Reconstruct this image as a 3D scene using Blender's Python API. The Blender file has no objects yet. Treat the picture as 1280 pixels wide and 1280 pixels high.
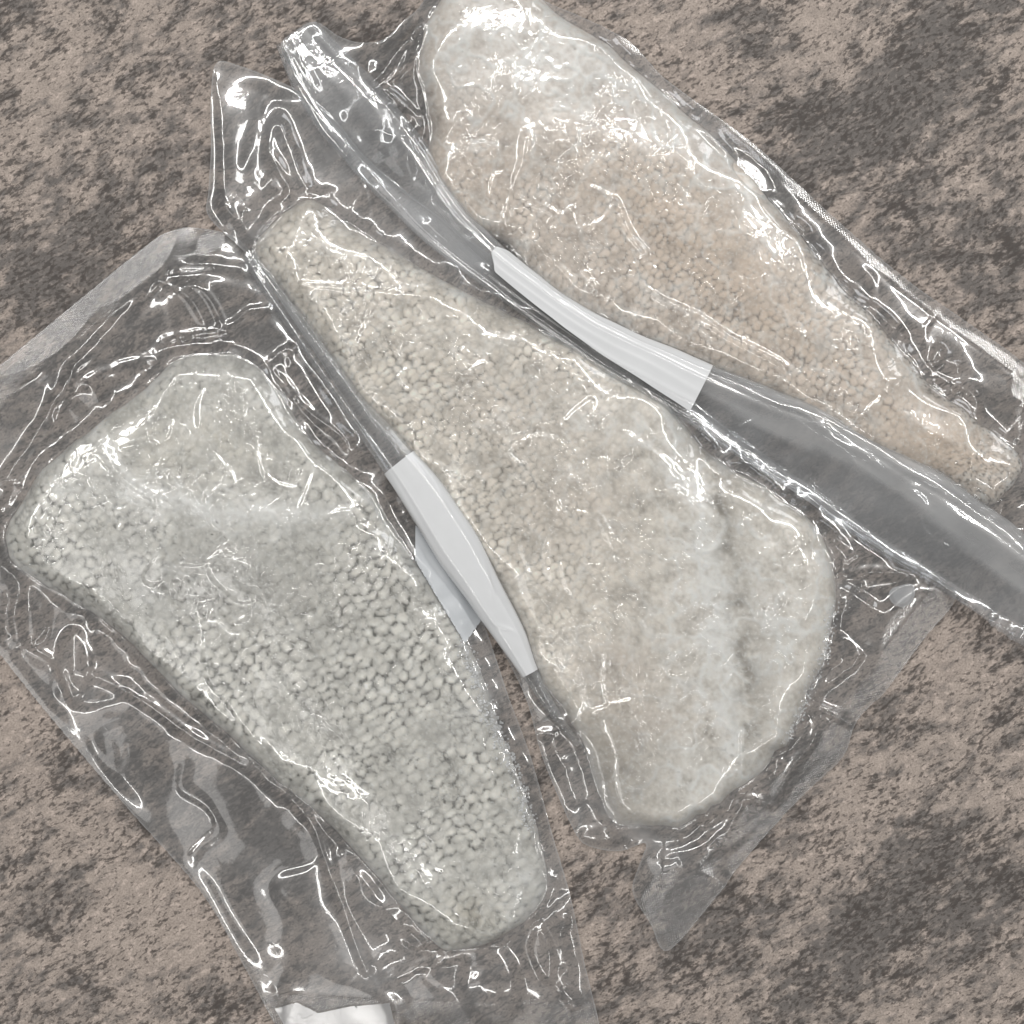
import bpy, math, random
import numpy as np
from mathutils import Vector

# ------------------------------------------------------------------ camera, lamps, exposure
S = 0.4 / 1280.0            # metres per photo pixel on the counter
MM = 0.001 / S              # one millimetre in photo pixels
sc = bpy.context.scene
col = sc.collection
cam_data = bpy.data.cameras.new("camera")
cam_data.sensor_width = 36.0
cam_data.lens = 36.0 * 0.62 / 0.4
cam_data.clip_start = 0.01
cam_data.clip_end = 50.0
cam = bpy.data.objects.new("camera", cam_data)
cam.location = (0, 0, 0.62)
col.objects.link(cam)
sc.camera = cam

world = bpy.data.worlds.new("World")
sc.world = world
world.use_nodes = True
wb = world.node_tree.nodes["Background"]
wb.inputs[0].default_value = (1.0, 0.985, 0.98, 1)
wb.inputs[1].default_value = 0.20


def lamp(name, loc, sx, sy, radiance, color=(1, 0.98, 0.95), rz=0.0):
    d = bpy.data.lights.new(name, 'AREA')
    d.shape = 'RECTANGLE'
    d.size, d.size_y = sx, sy
    d.energy = radiance * math.pi * sx * sy
    d.color = color
    o = bpy.data.objects.new(name, d)
    o.location = loc
    v = Vector((0, 0, 0)) - Vector(loc)
    q = v.to_track_quat('-Z', 'Y')
    o.rotation_euler = q.to_euler()
    col.objects.link(o)
    return o


# tubes on the kitchen ceiling round the worktop, brightest at the upper right
for az, rad, power in ((40, 1.25, 66), (98, 1.12, 62), (162, 1.18, 30), (240, 1.15, 24), (318, 1.30, 22)):
    a_ = math.radians(az)
    lamp("ceiling_tube", (rad * math.cos(a_), rad * math.sin(a_), 1.75), 1.15, 0.055, power)
lamp("reflection_panel", (-0.98, 0.72, 1.85), 0.26, 0.26, 13.0)  # unseen panel added to put a bright reflection on the sealed band
lamp("reflection_panel", (-0.95, -0.60, 1.85), 0.7, 0.7, 1.6)  # this panel and the next are added for soft reflections in the film
lamp("reflection_panel", (0.95, 1.25, 1.95), 0.7, 0.35, 1.6)
lamp("window_light", (1.9, 2.0, 1.4), 0.7, 0.7, 4.6, (0.97, 0.98, 1.0))

sc.view_settings.view_transform = 'Standard'
sc.view_settings.look = 'None'
sc.view_settings.exposure = 0.0
sc.view_settings.gamma = 1.0
sc.render.engine = 'CYCLES'
sc.cycles.use_denoising = True
try:
    sc.cycles.denoiser = 'OPENIMAGEDENOISE'
    sc.cycles.denoising_input_passes = 'RGB_ALBEDO_NORMAL'
except Exception:
    pass
sc.cycles.transparent_max_bounces = 24
sc.cycles.max_bounces = 8
sc.cycles.diffuse_bounces = 3
sc.cycles.caustics_reflective = False
sc.cycles.caustics_refractive = False
sc.cycles.sample_clamp_indirect = 4.0

# ------------------------------------------------------------------ numeric helpers
def smooth(a, b, x):
    t = np.clip((x - a) / (b - a), 0, 1)
    return t * t * (3 - 2 * t)


def _hash(ix, iy, seed):
    h = (ix.astype(np.int64) * 374761393 + iy.astype(np.int64) * 668265263 + seed * 974634777) & 0xFFFFFFFF
    h = ((h ^ (h >> 13)) * 1274126177) & 0xFFFFFFFF
    h = ((h ^ (h >> 16)) * 2246822519) & 0xFFFFFFFF
    return ((h ^ (h >> 15)) & 0xFFFFFF) / float(0x1000000)


def noise(x, y, seed=0):
    """gradient noise about -1..1, one unit per cell"""
    ix, iy = np.floor(x), np.floor(y)
    fx, fy = x - ix, y - iy
    ux, uy = fx * fx * fx * (fx * (fx * 6 - 15) + 10), fy * fy * fy * (fy * (fy * 6 - 15) + 10)
    def g(dx, dy):
        a = _hash(ix + dx, iy + dy, seed) * 6.2831853
        return np.cos(a) * (fx - dx) + np.sin(a) * (fy - dy)
    n0 = g(0, 0) * (1 - ux) + g(1, 0) * ux
    n1 = g(0, 1) * (1 - ux) + g(1, 1) * ux
    return (n0 * (1 - uy) + n1 * uy) * 1.5


def fbm(x, y, seed=0, o=4, gain=0.5):
    a, s, t = 1.0, 0.0, 0.0
    for k in range(o):
        s = s + a * noise(x * 2 ** k + 13.7 * k, y * 2 ** k - 7.1 * k, seed + k)
        t += a
        a *= gain
    return s / t


def spline(pts, closed=False, n=8):
    """Catmull-Rom through the points; works for any number of columns"""
    P = np.array(pts, float)
    if closed:
        A = [np.roll(P, k, axis=0) for k in (1, 0, -1, -2)]
    else:
        Q = np.vstack([2 * P[0] - P[1], P, 2 * P[-1] - P[-2]])
        A = [Q[0:-3], Q[1:-2], Q[2:-1], Q[3:]]
    t = np.linspace(0, 1, n, endpoint=False)[None, :, None]
    a, b, c, d = [m[:, None, :] for m in A]
    r = 0.5 * ((2 * b) + (-a + c) * t + (2 * a - 5 * b + 4 * c - d) * t * t + (-a + 3 * b - 3 * c + d) * t ** 3)
    r = r.reshape(-1, P.shape[1])
    return r if closed else np.vstack([r, P[-1:]])


def poly_dist(x, y, P, closed):
    """distance, nearest point, running length of nearest point"""
    n = len(P)
    best = np.full(x.shape, 1e18)
    nx, ny, ns = np.zeros(x.shape), np.zeros(x.shape), np.zeros(x.shape)
    run = 0.0
    for i in range(n if closed else n - 1):
        ax, ay = P[i][0], P[i][1]
        bx, by = P[(i + 1) % n][0], P[(i + 1) % n][1]
        dx, dy = bx - ax, by - ay
        L2 = dx * dx + dy * dy + 1e-12
        t = np.clip(((x - ax) * dx + (y - ay) * dy) / L2, 0, 1)
        qx, qy = ax + t * dx, ay + t * dy
        d = (x - qx) ** 2 + (y - qy) ** 2
        m = d < best
        best = np.where(m, d, best)
        nx = np.where(m, qx, nx); ny = np.where(m, qy, ny)
        ns = np.where(m, run + t * math.sqrt(L2), ns)
        run += math.sqrt(L2)
    return np.sqrt(best), nx, ny, ns


def inside(x, y, P):
    r = np.zeros(x.shape, bool)
    n = len(P)
    for i in range(n):
        x0, y0, x1, y1 = P[i - 1][0], P[i - 1][1], P[i][0], P[i][1]
        if y0 == y1:
            continue
        c = ((y0 > y) != (y1 > y)) & (x < (x1 - x0) * (y - y0) / (y1 - y0) + x0)
        r ^= c
    return r


def sdist(x, y, P):
    """positive inside"""
    d, nx, ny, ns = poly_dist(x, y, P, True)
    return np.where(inside(x, y, P), d, -d), nx, ny, ns


def smax(a, b, k):
    h = np.clip(0.5 + 0.5 * (a - b) / k, 0, 1)
    return b * (1 - h) + a * h + k * h * (1 - h)


def gauss(x, y, cx, cy, r, ry=None, ang=0.0):
    c, s = math.cos(ang), math.sin(ang)
    u = (x - cx) * c + (y - cy) * s
    v = -(x - cx) * s + (y - cy) * c
    return np.exp(-(u / r) ** 2 - (v / (ry or r)) ** 2)


# ------------------------------------------------------------------ mesh helpers
def link(name, me, mat=None, parent=None):
    o = bpy.data.objects.new(name, me)
    if mat is not None:
        me.materials.append(mat)
    col.objects.link(o)
    if parent is not None:
        o.parent = parent
    return o


def mesh_arrays(name, co, faces, smooth_shade=True):
    me = bpy.data.meshes.new(name)
    me.vertices.add(len(co))
    me.vertices.foreach_set("co", np.asarray(co, np.float32).ravel())
    f = np.asarray(faces, np.int32)
    me.loops.add(f.size)
    me.loops.foreach_set("vertex_index", f.ravel())
    me.polygons.add(len(f))
    k = f.shape[1]
    me.polygons.foreach_set("loop_start", np.arange(0, f.size, k, dtype=np.int32))
    me.polygons.foreach_set("use_smooth", np.full(len(f), smooth_shade))
    me.update(calc_edges=True)
    me.validate()
    return me


def px_to_world(x, y, z):
    return np.stack([(x - 640) * S, (640 - y) * S, z], -1)


def attr(me, name, v):
    a = me.attributes.new(name, 'FLOAT', 'POINT')
    a.data.foreach_set("value", np.asarray(v, np.float32).ravel())


def attr_color(me, name, rgb):
    a = me.attributes.new(name, 'FLOAT_COLOR', 'POINT')
    c = np.ones((len(rgb), 4), np.float32)
    c[:, :3] = rgb
    a.data.foreach_set("color", c.ravel())


def grid_patch(P, step, pad=0):
    """grid points of the closed outline P, boundary vertices snapped on the outline"""
    x0, y0 = P[:, 0].min() - 2 * step, P[:, 1].min() - 2 * step
    x1, y1 = P[:, 0].max() + 2 * step, P[:, 1].max() + 2 * step
    gx, gy = np.meshgrid(np.arange(x0, x1, step), np.arange(y0, y1, step))
    d, nx, ny, ns = sdist(gx, gy, P)
    keep = d > -0.70 * step
    snap = keep & (d < 0.45 * step)
    gx = np.where(snap, nx, gx); gy = np.where(snap, ny, gy)
    d = np.where(snap, 0, d)
    q = keep[:-1, :-1] & keep[1:, :-1] & keep[1:, 1:] & keep[:-1, 1:]
    idx = np.arange(gx.size).reshape(gx.shape)
    F = np.stack([idx[:-1, :-1][q], idx[1:, :-1][q], idx[1:, 1:][q], idx[:-1, 1:][q]], -1)
    used = np.zeros(gx.size, bool); used[F.ravel()] = True
    rm = np.cumsum(used) - 1
    F = rm[F]
    return gx.ravel()[used], gy.ravel()[used], d.ravel()[used], ns.ravel()[used], F


# ------------------------------------------------------------------ material helpers
class NT:
    def __init__(self, name):
        self.m = bpy.data.materials.new(name)
        self.m.use_nodes = True
        self.t = self.m.node_tree
        self.t.nodes.clear()
        self.out = self.t.nodes.new('ShaderNodeOutputMaterial')

    def n(self, typ, **kw):
        nd = self.t.nodes.new(typ)
        for k, v in kw.items():
            setattr(nd, k, v)
        return nd

    def l(self, a, b):
        self.t.links.new(a, b)

    def val(self, sock, v):
        if hasattr(v, 'is_output') or isinstance(v, bpy.types.NodeSocket):
            self.l(v, sock)
        else:
            sock.default_value = v

    def math(self, op, a, b=0.0, c=0.0, clamp=False):
        nd = self.n('ShaderNodeMath', operation=op, use_clamp=clamp)
        for s, v in zip(nd.inputs, (a, b, c)):
            self.val(s, v)
        return nd.outputs[0]

    def mapping(self, vec, scale=(1, 1, 1), rot=(0, 0, 0), loc=(0, 0, 0)):
        nd = self.n('ShaderNodeMapping')
        nd.inputs['Scale'].default_value = scale
        nd.inputs['Rotation'].default_value = rot
        nd.inputs['Location'].default_value = loc
        self.l(vec, nd.inputs['Vector'])
        return nd.outputs[0]

    def noise(self, vec, scale, detail=3, rough=0.5, dist=0.0):
        nd = self.n('ShaderNodeTexNoise')
        self.l(vec, nd.inputs['Vector'])
        nd.inputs['Scale'].default_value = scale
        nd.inputs['Detail'].default_value = detail
        nd.inputs['Roughness'].default_value = rough
        nd.inputs['Distortion'].default_value = dist
        return nd.outputs['Fac']

    def step(self, v, a, b, lo=0.0, hi=1.0):
        nd = self.n('ShaderNodeMapRange', interpolation_type='SMOOTHSTEP')
        self.l(v, nd.inputs['Value'])
        nd.inputs['From Min'].default_value = a
        nd.inputs['From Max'].default_value = b
        nd.inputs['To Min'].default_value = lo
        nd.inputs['To Max'].default_value = hi
        return nd.outputs['Result']

    def mix(self, f, a, b, mode='MIX'):
        nd = self.n('ShaderNodeMix', data_type='RGBA', blend_type=mode)
        self.val(nd.inputs[0], f)
        self.val(nd.inputs[6], a if not isinstance(a, tuple) else (*a, 1)[:4])
        self.val(nd.inputs[7], b if not isinstance(b, tuple) else (*b, 1)[:4])
        return nd.outputs[2]

    def attr(self, name):
        nd = self.n('ShaderNodeAttribute', attribute_name=name)
        return nd

    def shader_mix(self, f, a, b):
        nd = self.n('ShaderNodeMixShader')
        self.val(nd.inputs[0], f)
        self.l(a, nd.inputs[1]); self.l(b, nd.inputs[2])
        return nd.outputs[0]


def srgb(r, g, b):
    f = lambda c: ((c / 255 + 0.055) / 1.055) ** 2.4 if c > 10 else c / 255 / 12.92
    return (f(r), f(g), f(b))


# stone-look laminate
def counter_material():
    T = NT("stone_laminate")
    tc = T.n('ShaderNodeTexCoord').outputs['Object']
    # warp
    wn = T.n('ShaderNodeTexNoise'); T.l(tc, wn.inputs['Vector'])
    wn.inputs['Scale'].default_value = 22; wn.inputs['Detail'].default_value = 3
    wsub = T.n('ShaderNodeVectorMath', operation='MULTIPLY_ADD')
    T.l(wn.outputs['Color'], wsub.inputs[0])
    wsub.inputs[1].default_value = (0.007, 0.007, 0); T.l(tc, wsub.inputs[2])
    v = wsub.outputs[0]
    r1 = T.mapping(v, (1, 1, 1), (0, 0, math.radians(-33)))
    st = T.mapping(r1, (1.0, 1.9, 1))
    st2 = T.mapping(r1, (1.0, 1.4, 1), (0, 0, 0), (3, 1, 0))
    big = T.attr('dark').outputs['Fac']
    bign = T.noise(T.mapping(r1, (1, 1.4, 1)), 26, 5, 0.6)
    patch = T.math('ADD', T.math('MULTIPLY', big, 0.74), T.math('MULTIPLY', T.math('SUBTRACT', bign, 0.5), 2.2))
    midn = T.noise(st, 95, 4, 0.66)
    patch2 = T.math('ADD', patch, T.math('MULTIPLY', T.math('SUBTRACT', midn, 0.5), 3.2))
    pf = T.step(patch2, -0.30, 0.60)
    beige = T.mix(T.noise(st2, 120, 4, 0.6), srgb(138, 128, 121), srgb(192, 179, 169))
    grey = T.mix(T.noise(st2, 180, 4, 0.6), srgb(76, 74, 73), srgb(132, 126, 122))
    c = T.mix(pf, beige, grey)
    # pale grains between the flecks
    pl = T.step(T.noise(st2, 300, 2, 0.5), 0.54, 0.66, 0, 0.6)
    c = T.mix(pl, c, T.mix(pf, srgb(203, 188, 178), srgb(150, 142, 137)))
    # short dark flecks running with the grain, two sizes
    dens_l = T.math('MULTIPLY', T.math('SUBTRACT', T.noise(v, 60, 3), 0.5), 0.34)
    f1 = T.math('ADD', T.math('ADD', T.noise(st, 260, 3, 0.6), T.math('MULTIPLY', pf, 0.06)), dens_l)
    c = T.mix(T.step(f1, 0.56, 0.66, 0, 0.70), c, srgb(58, 54, 52))
    f2 = T.math('ADD', T.math('ADD', T.noise(T.mapping(st, (1, 1, 1), (0, 0, 0.3), (9, 4, 0)), 420, 2, 0.5), T.math('MULTIPLY', pf, 0.05)), dens_l)
    c = T.mix(T.step(f2, 0.56, 0.66, 0, 0.70), c, srgb(72, 66, 63))
    sp = T.noise(v, 1300, 2, 0.6)
    c = T.mix(T.step(sp, 0.40, 0.62, 0.0, 0.30), c, srgb(80, 74, 70), 'MIX')
    T_b = T.n('ShaderNodeBsdfPrincipled')
    T.l(c, T_b.inputs['Base Color'])
    T_b.inputs['Roughness'].default_value = 0.62
    T_b.inputs['Specular IOR Level'].default_value = 0.25
    bp = T.n('ShaderNodeBump'); bp.inputs['Strength'].default_value = 0.5
    bp.inputs['Distance'].default_value = 0.0003
    T.l(T.noise(st, 300, 4, 0.6), bp.inputs['Height'])
    T.l(bp.outputs[0], T_b.inputs['Normal'])
    T.l(T_b.outputs[0], T.out.inputs[0])
    return T.m


def fish_material(name):
    T = NT(name)
    tc = T.n('ShaderNodeTexCoord').outputs['Object']
    base = T.attr('skin').outputs['Color']
    n = T.noise(tc, 420, 4, 0.6, 0.4)
    c = T.mix(T.step(n, 0.3, 0.7, 0.0, 0.28), base, T.mix(1.0, base, (0.66, 0.65, 0.63), 'MULTIPLY'))
    n2 = T.noise(tc, 1100, 2, 0.6)
    c = T.mix(T.step(T.noise(tc, 700, 3, 0.65), 0.52, 0.70, 0.0, 0.45), c, (0.78, 0.78, 0.76))
    B = T.n('ShaderNodeBsdfPrincipled')
    T.l(c, B.inputs['Base Color'])
    B.inputs['Roughness'].default_value = 0.42
    B.inputs['Specular IOR Level'].default_value = 0.35
    B.inputs['Subsurface Weight'].default_value = 0.35
    B.inputs['Subsurface Radius'].default_value = (1.0, 0.8, 0.65)
    B.inputs['Subsurface Scale'].default_value = 0.0009
    bp = T.n('ShaderNodeBump'); bp.inputs['Strength'].default_value = 0.6
    bp.inputs['Distance'].default_value = 0.00015
    T.l(n, bp.inputs['Height']); T.l(bp.outputs[0], B.inputs['Normal'])
    T.l(B.outputs[0], T.out.inputs[0])
    return T.m


def film_material(name, haze_min=0.0, tint=(0.955, 0.96, 0.96), gloss=2.3, rough=0.06):
    """clear plastic film: real attributes carry wrinkle, seal emboss and milkiness"""
    T = NT(name)
    tc = T.n('ShaderNodeTexCoord').outputs['Object']
    wr = T.attr('wrinkle').outputs['Fac']
    se = T.attr('seal').outputs['Fac']
    hz = T.attr('haze').outputs['Fac']
    # stuck / lifted areas with a sharp winding border
    def bead(v, c, w):
        return T.step(T.math('ABSOLUTE', T.math('SUBTRACT', v, c)), 0.0, w, 1.0, 0.0)
    n1 = T.noise(tc, 75, 2, 0.5, 1.3)
    n2 = T.noise(T.mapping(tc, (1, 1, 1), (0, 0, 0.3), (2, 7, 0)), 190, 1.5, 0.45, 0.8)
    n3 = T.noise(T.mapping(tc, (1, 1, 1), (0, 0, 0.6), (5, 2, 0)), 55, 3, 0.55, 0.4)
    n4 = T.noise(T.mapping(tc, (1, 1, 1), (0, 0, 1.6), (1, 9, 0)), 48, 3, 0.55, 0.4)
    b1 = T.math('MULTIPLY', bead(n1, 0.53, 0.042), T.step(n3, 0.46, 0.54))
    b2 = T.math('MULTIPLY', bead(n2, 0.56, 0.075), T.step(n4, 0.50, 0.58))
    g = T.math('ADD', T.math('MULTIPLY', b1, 0.25), T.math('MULTIPLY', b2, 0.17))
    g = T.math('ADD', g, T.math('MULTIPLY', T.step(n1, 0.53, 0.57), 0.10))
    g = T.math('MULTIPLY', g, wr)
    fine = T.math('MULTIPLY', T.noise(tc, 240, 2, 0.5), T.math('MULTIPLY_ADD', wr, 0.08, 0.004))
    g = T.math('ADD', g, fine)
    # woven emboss in the sealed bands
    wv = T.mapping(tc, (1, 1, 1), (0, 0, 0.55))
    sx = T.n('ShaderNodeSeparateXYZ'); T.l(wv, sx.inputs[0])
    em = T.math('MULTIPLY', T.math('SINE', T.math('MULTIPLY', sx.outputs[0], 5200)),
                T.math('SINE', T.math('MULTIPLY', sx.outputs[1], 5200)))
    g = T.math('ADD', g, T.math('MULTIPLY', em, T.math('MULTIPLY', se, 0.036)))
    bp = T.n('ShaderNodeBump'); bp.inputs['Strength'].default_value = 1.0
    bp.inputs['Distance'].default_value = 0.0008
    T.l(g, bp.inputs['Height'])
    N = bp.outputs[0]
    # reflectance of a thin sheet, the same from either side
    geo = T.n('ShaderNodeNewGeometry')
    dot = T.n('ShaderNodeVectorMath', operation='DOT_PRODUCT')
    T.l(geo.outputs['Incoming'], dot.inputs[0]); T.l(N, dot.inputs[1])
    cs = T.math('SUBTRACT', 1.0, T.math('ABSOLUTE', dot.outputs['Value']), clamp=True)
    f = T.math('MULTIPLY', T.math('MULTIPLY_ADD', T.math('POWER', cs, 5.0), 0.75, 0.04), gloss, clamp=True)
    gl = T.n('ShaderNodeBsdfGlossy', distribution='GGX'); gl.inputs['Color'].default_value = (1, 1, 1, 1)
    T.l(T.math('MULTIPLY_ADD', se, 0.12, rough), gl.inputs['Roughness'])
    T.l(N, gl.inputs['Normal'])
    gl2 = T.n('ShaderNodeBsdfGlossy', distribution='GGX'); gl2.inputs['Color'].default_value = (1, 1, 1, 1)
    gl2.inputs['Roughness'].default_value = 0.24
    T.l(N, gl2.inputs['Normal'])
    gls = T.shader_mix(T.math('MULTIPLY_ADD', se, -0.2, 0.36), gl.outputs[0], gl2.outputs[0])
    tr = T.n('ShaderNodeBsdfTransparent')
    T.l(T.mix(T.attr('double').outputs['Fac'], tint, tuple(t * 0.78 for t in tint)), tr.inputs['Color'])
    df = T.n('ShaderNodeBsdfDiffuse'); df.inputs['Color'].default_value = (0.80, 0.81, 0.82, 1)
    tl = T.n('ShaderNodeBsdfTranslucent'); tl.inputs['Color'].default_value = (0.80, 0.81, 0.82, 1)
    milk = T.shader_mix(0.35, df.outputs[0], tl.outputs[0])
    hzf = T.math('MULTIPLY_ADD', hz, 0.60, haze_min, clamp=True)
    body = T.shader_mix(hzf, tr.outputs[0], milk)
    T.l(T.shader_mix(f, body, gls), T.out.inputs[0])
    return T.m


def plain(name, c, rough=0.4, spec=0.5, coat=0.0, alpha=1.0):
    T = NT(name)
    tc = T.n('ShaderNodeTexCoord').outputs['Object']
    B = T.n('ShaderNodeBsdfPrincipled')
    T.l(T.mix(T.noise(tc, 160, 4, 0.6), tuple(k * 0.92 for k in c), c), B.inputs['Base Color'])
    B.inputs['Roughness'].default_value = rough
    B.inputs['Specular IOR Level'].default_value = spec
    B.inputs['Coat Weight'].default_value = coat
    B.inputs['Coat Roughness'].default_value = 0.08
    if alpha < 1:
        B.inputs['Alpha'].default_value = alpha
    T.l(B.outputs[0], T.out.inputs[0])
    return T.m


# ------------------------------------------------------------------ the counter
def build_counter():
    n = 170
    ext = 1500.0
    ax = np.linspace(-ext, ext, n)
    gx, gy = np.meshgrid(ax + 640, ax + 640)
    x, y = gx.ravel(), gy.ravel()
    d = 0.42 * fbm(x / 240, y / 240, 41, 4)
    for (cx, cy, r, ry, ang, w) in [
            (470, 60, 150, 70, 0.9, 0.75), (190, 75, 60, 60, 0, 0.6), (140, 240, 90, 45, -0.5, 0.75),
            (320, 170, 90, 60, -0.6, 0.55), (70, 340, 90, 45, -0.4, 0.65), (25, 30, 60, 40, 0, 0.4),
            (1130, 110, 130, 75, -0.7, 0.95), (990, 215, 150, 60, -0.3, 0.75), (1180, 330, 110, 50, 0.4, 0.55),
            (950, 30, 60, 30, 0.3, 0.5), (1150, 880, 110, 40, 0.3, 0.35), (1190, 1050, 90, 80, 0, 0.5),
            (1080, 1170, 200, 60, -0.5, 0.85), (860, 1170, 90, 50, -0.4, 0.6), (1000, 970, 110, 30, -0.7, 0.5),
            (330, 1050, 120, 60, 0.5, 0.75), (50, 1130, 60, 60, 0, 0.6), (140, 960, 90, 60, 0.5, 0.45),
            (1120, 640, 200, 60, 0.6, 0.5), (350, 400, 200, 100, 0.3, 0.6), (1260, 230, 50, 90, 0, 0.45),
            (900, 560, 60, 30, 0.6, 0.5), (60, 560, 80, 80, 0, 0.2)]:
        d = d + w * gauss(x, y, cx, cy, r, ry, ang)
    for (cx, cy, r, w) in [(60, 60, 70, .5), (100, 290, 60, .35), (790, 60, 60, .35), (850, 120, 70, .5), (1240, 180, 60, .3),
                           (1200, 420, 60, .4), (1180, 840, 90, .35), (260, 120, 60, .35), (900, 1240, 60, .3), (60, 880, 90, .4),
                           (1240, 960, 60, .4), (1100, 1000, 60, .3), (230, 210, 60, .3), (1080, 60, 60, .35), (180, 1150, 90, .4)]:
        d = d - w * gauss(x, y, cx, cy, r)
    i = np.arange(n * n).reshape(n, n)
    F = np.stack([i[:-1, :-1].ravel(), i[1:, :-1].ravel(), i[1:, 1:].ravel(), i[:-1, 1:].ravel()], -1)
    co = px_to_world(x, y, np.zeros_like(x))
    # the slab's rim and underside
    ring = list(i[0, :]) + list(i[1:, -1]) + list(i[-1, -2::-1]) + list(i[-2:0:-1, 0])
    base = len(co)
    low = co[ring].copy(); low[:, 2] = -0.038
    co = np.vstack([co, low])
    m = len(ring)
    side = [(ring[k], ring[(k + 1) % m], base + (k + 1) % m, base + k) for k in range(m)]
    F = np.vstack([F, np.array(side)])
    me = mesh_arrays("counter_top", co, F, False)
    attr(me, "dark", np.concatenate([d, np.zeros(m)]))
    o = link("counter_top", me, counter_material())
    o['kind'] = 'structure'
    return o


build_counter()

# ------------------------------------------------------------------ traced outlines (photo pixels)
FISH_A = spline([(235, 446), (290, 443), (330, 465), (365, 515), (398, 560), (450, 600), (480, 640), (510, 685), (545, 735),
                 (580, 790), (605, 850), (625, 910), (645, 960), (665, 1020), (682, 1080), (682, 1120), (655, 1150),
                 (615, 1176), (575, 1187), (545, 1180), (500, 1130), (450, 1070), (390, 1010), (350, 978), (300, 930),
                 (230, 870), (150, 790), (80, 745), (22, 708), (9, 680), (20, 640), (55, 588), (110, 540), (170, 495),
                 (208, 462)], True, 4)
FISH_B = spline([(318, 318), (345, 275), (385, 252), (415, 265), (450, 290), (500, 320), (570, 360), (640, 395), (710, 430),
                 (770, 465), (830, 500), (860, 540), (890, 570), (930, 595), (980, 625), (1020, 660), (1040, 710),
                 (1043, 760), (1030, 820), (1005, 880), (980, 930), (940, 970), (900, 1003), (860, 1025), (800, 1033),
                 (765, 1025), (745, 980), (725, 920), (700, 880), (672, 845), (650, 790), (622, 735), (590, 690),
                 (540, 620), (490, 555), (440, 490), (400, 430), (365, 380), (338, 345)], True, 4)
FISH_C = spline([(527, 60), (545, 10), (590, -30), (650, -20), (700, 22), (760, 60), (830, 120), (900, 182), (960, 250),
                 (1010, 310), (1060, 370), (1110, 420), (1160, 480), (1210, 520), (1262, 558), (1275, 590), (1245, 625),
                 (1220, 627), (1170, 603), (1110, 577), (1050, 548), (1000, 517), (940, 487), (880, 462), (820, 435),
                 (760, 407), (700, 377), (655, 335), (632, 305), (590, 284), (548, 240), (532, 200), (540, 165),
                 (530, 130), (524, 95)], True, 4)


def ragged(P, amp, seed):
    c = P.mean(axis=0)
    L = np.concatenate([[0], np.cumsum(np.hypot(*np.diff(P, axis=0).T))])
    T = np.roll(P, -1, 0) - np.roll(P, 1, 0)
    N = np.stack([T[:, 1], -T[:, 0]], -1) / (np.hypot(T[:, 0], T[:, 1])[:, None] + 1e-9)
    return P + N * (amp * (noise(L / 42, L * 0, seed) + 0.6 * noise(L / 17, L * 0 + 5, seed)))[:, None]


FISH_A = ragged(FISH_A, 3.0, 61)
FISH_B = ragged(FISH_B, 3.0 + 6.0 * smooth(820, 960, FISH_B[:, 1]) * smooth(780, 860, FISH_B[:, 0]) + 4.0 * smooth(960, 1020, FISH_B[:, 1]), 62)
FISH_C = ragged(FISH_C, 3.0, 63)


def fish_height(x, y, P, H, R):
    d, nx, ny, ns = sdist(x, y, P)
    rim = np.clip(R * (1 + 0.8 * noise(x / 70, y / 70, 5)), 9, 60)
    t = np.clip(d / rim, 0, 1)
    h = 0.66 * H * np.power(np.clip(t * (2 - t), 0, 1), 0.62)
    u = np.clip(d / 190, 0, 1)
    h = h + 0.34 * H * u * (2 - u) + 0.0006 * smooth(0, 40, d) * noise(x / 60, y / 60, 6)
    h = h * (1 + 0.05 * fbm(x / 150, y / 150, 9, 3))
    return np.where(d <= 0, 0.0, h), d, ns


FISH = {
    'A': dict(P=FISH_A, H=0.0115, R=32.0, ang=math.radians(52), s=14.0, seed=3),
    'B': dict(P=FISH_B, H=0.0120, R=34.0, ang=math.radians(52), s=11.4, seed=11),
    'C': dict(P=FISH_C, H=0.0105, R=30.0, ang=math.radians(42), s=11.0, seed=23),
}


def ridges(x, y, L):
    """fold lines: list of (points, amp_mm, width_px); returns metres"""
    z = np.zeros_like(x)
    for pts, amp, w in L:
        P = spline(pts, False, 5)
        m = (x > P[:, 0].min() - 4 * w) & (x < P[:, 0].max() + 4 * w) & (y > P[:, 1].min() - 4 * w) & (y < P[:, 1].max() + 4 * w)
        if not m.any():
            continue
        xs, ys = x[m], y[m]
        wob = w * 0.3 * noise(xs / 22, ys / 22, 77)
        d, _, _, s = poly_dist(xs + wob, ys + wob, P, False)
        Lr = np.sum(np.hypot(*np.diff(P, axis=0).T))
        taper = smooth(0, 0.12 * Lr, s) * smooth(0, 0.12 * Lr, Lr - s)
        z[m] += amp * 0.001 * (0.35 + 0.65 * taper) * 0.85 * np.exp(-(d / (1.7 * w)) ** 2)
    return z


def pockets(x, y, L):
    """air or brine pockets: raised flat areas with a rounded rim"""
    z = np.zeros_like(x)
    for pts, amp, w in L:
        P = spline(pts, True, 5)
        m = (x > P[:, 0].min() - 4 * w) & (x < P[:, 0].max() + 4 * w) & (y > P[:, 1].min() - 4 * w) & (y < P[:, 1].max() + 4 * w)
        if not m.any():
            continue
        d, _, _, _ = sdist(x[m], y[m], P)
        z[m] += amp * 0.001 * (smooth(-1.7 * w, 1.7 * w, d) + 0.25 * np.clip(d, 0, 25) / 25)
    return z


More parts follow.
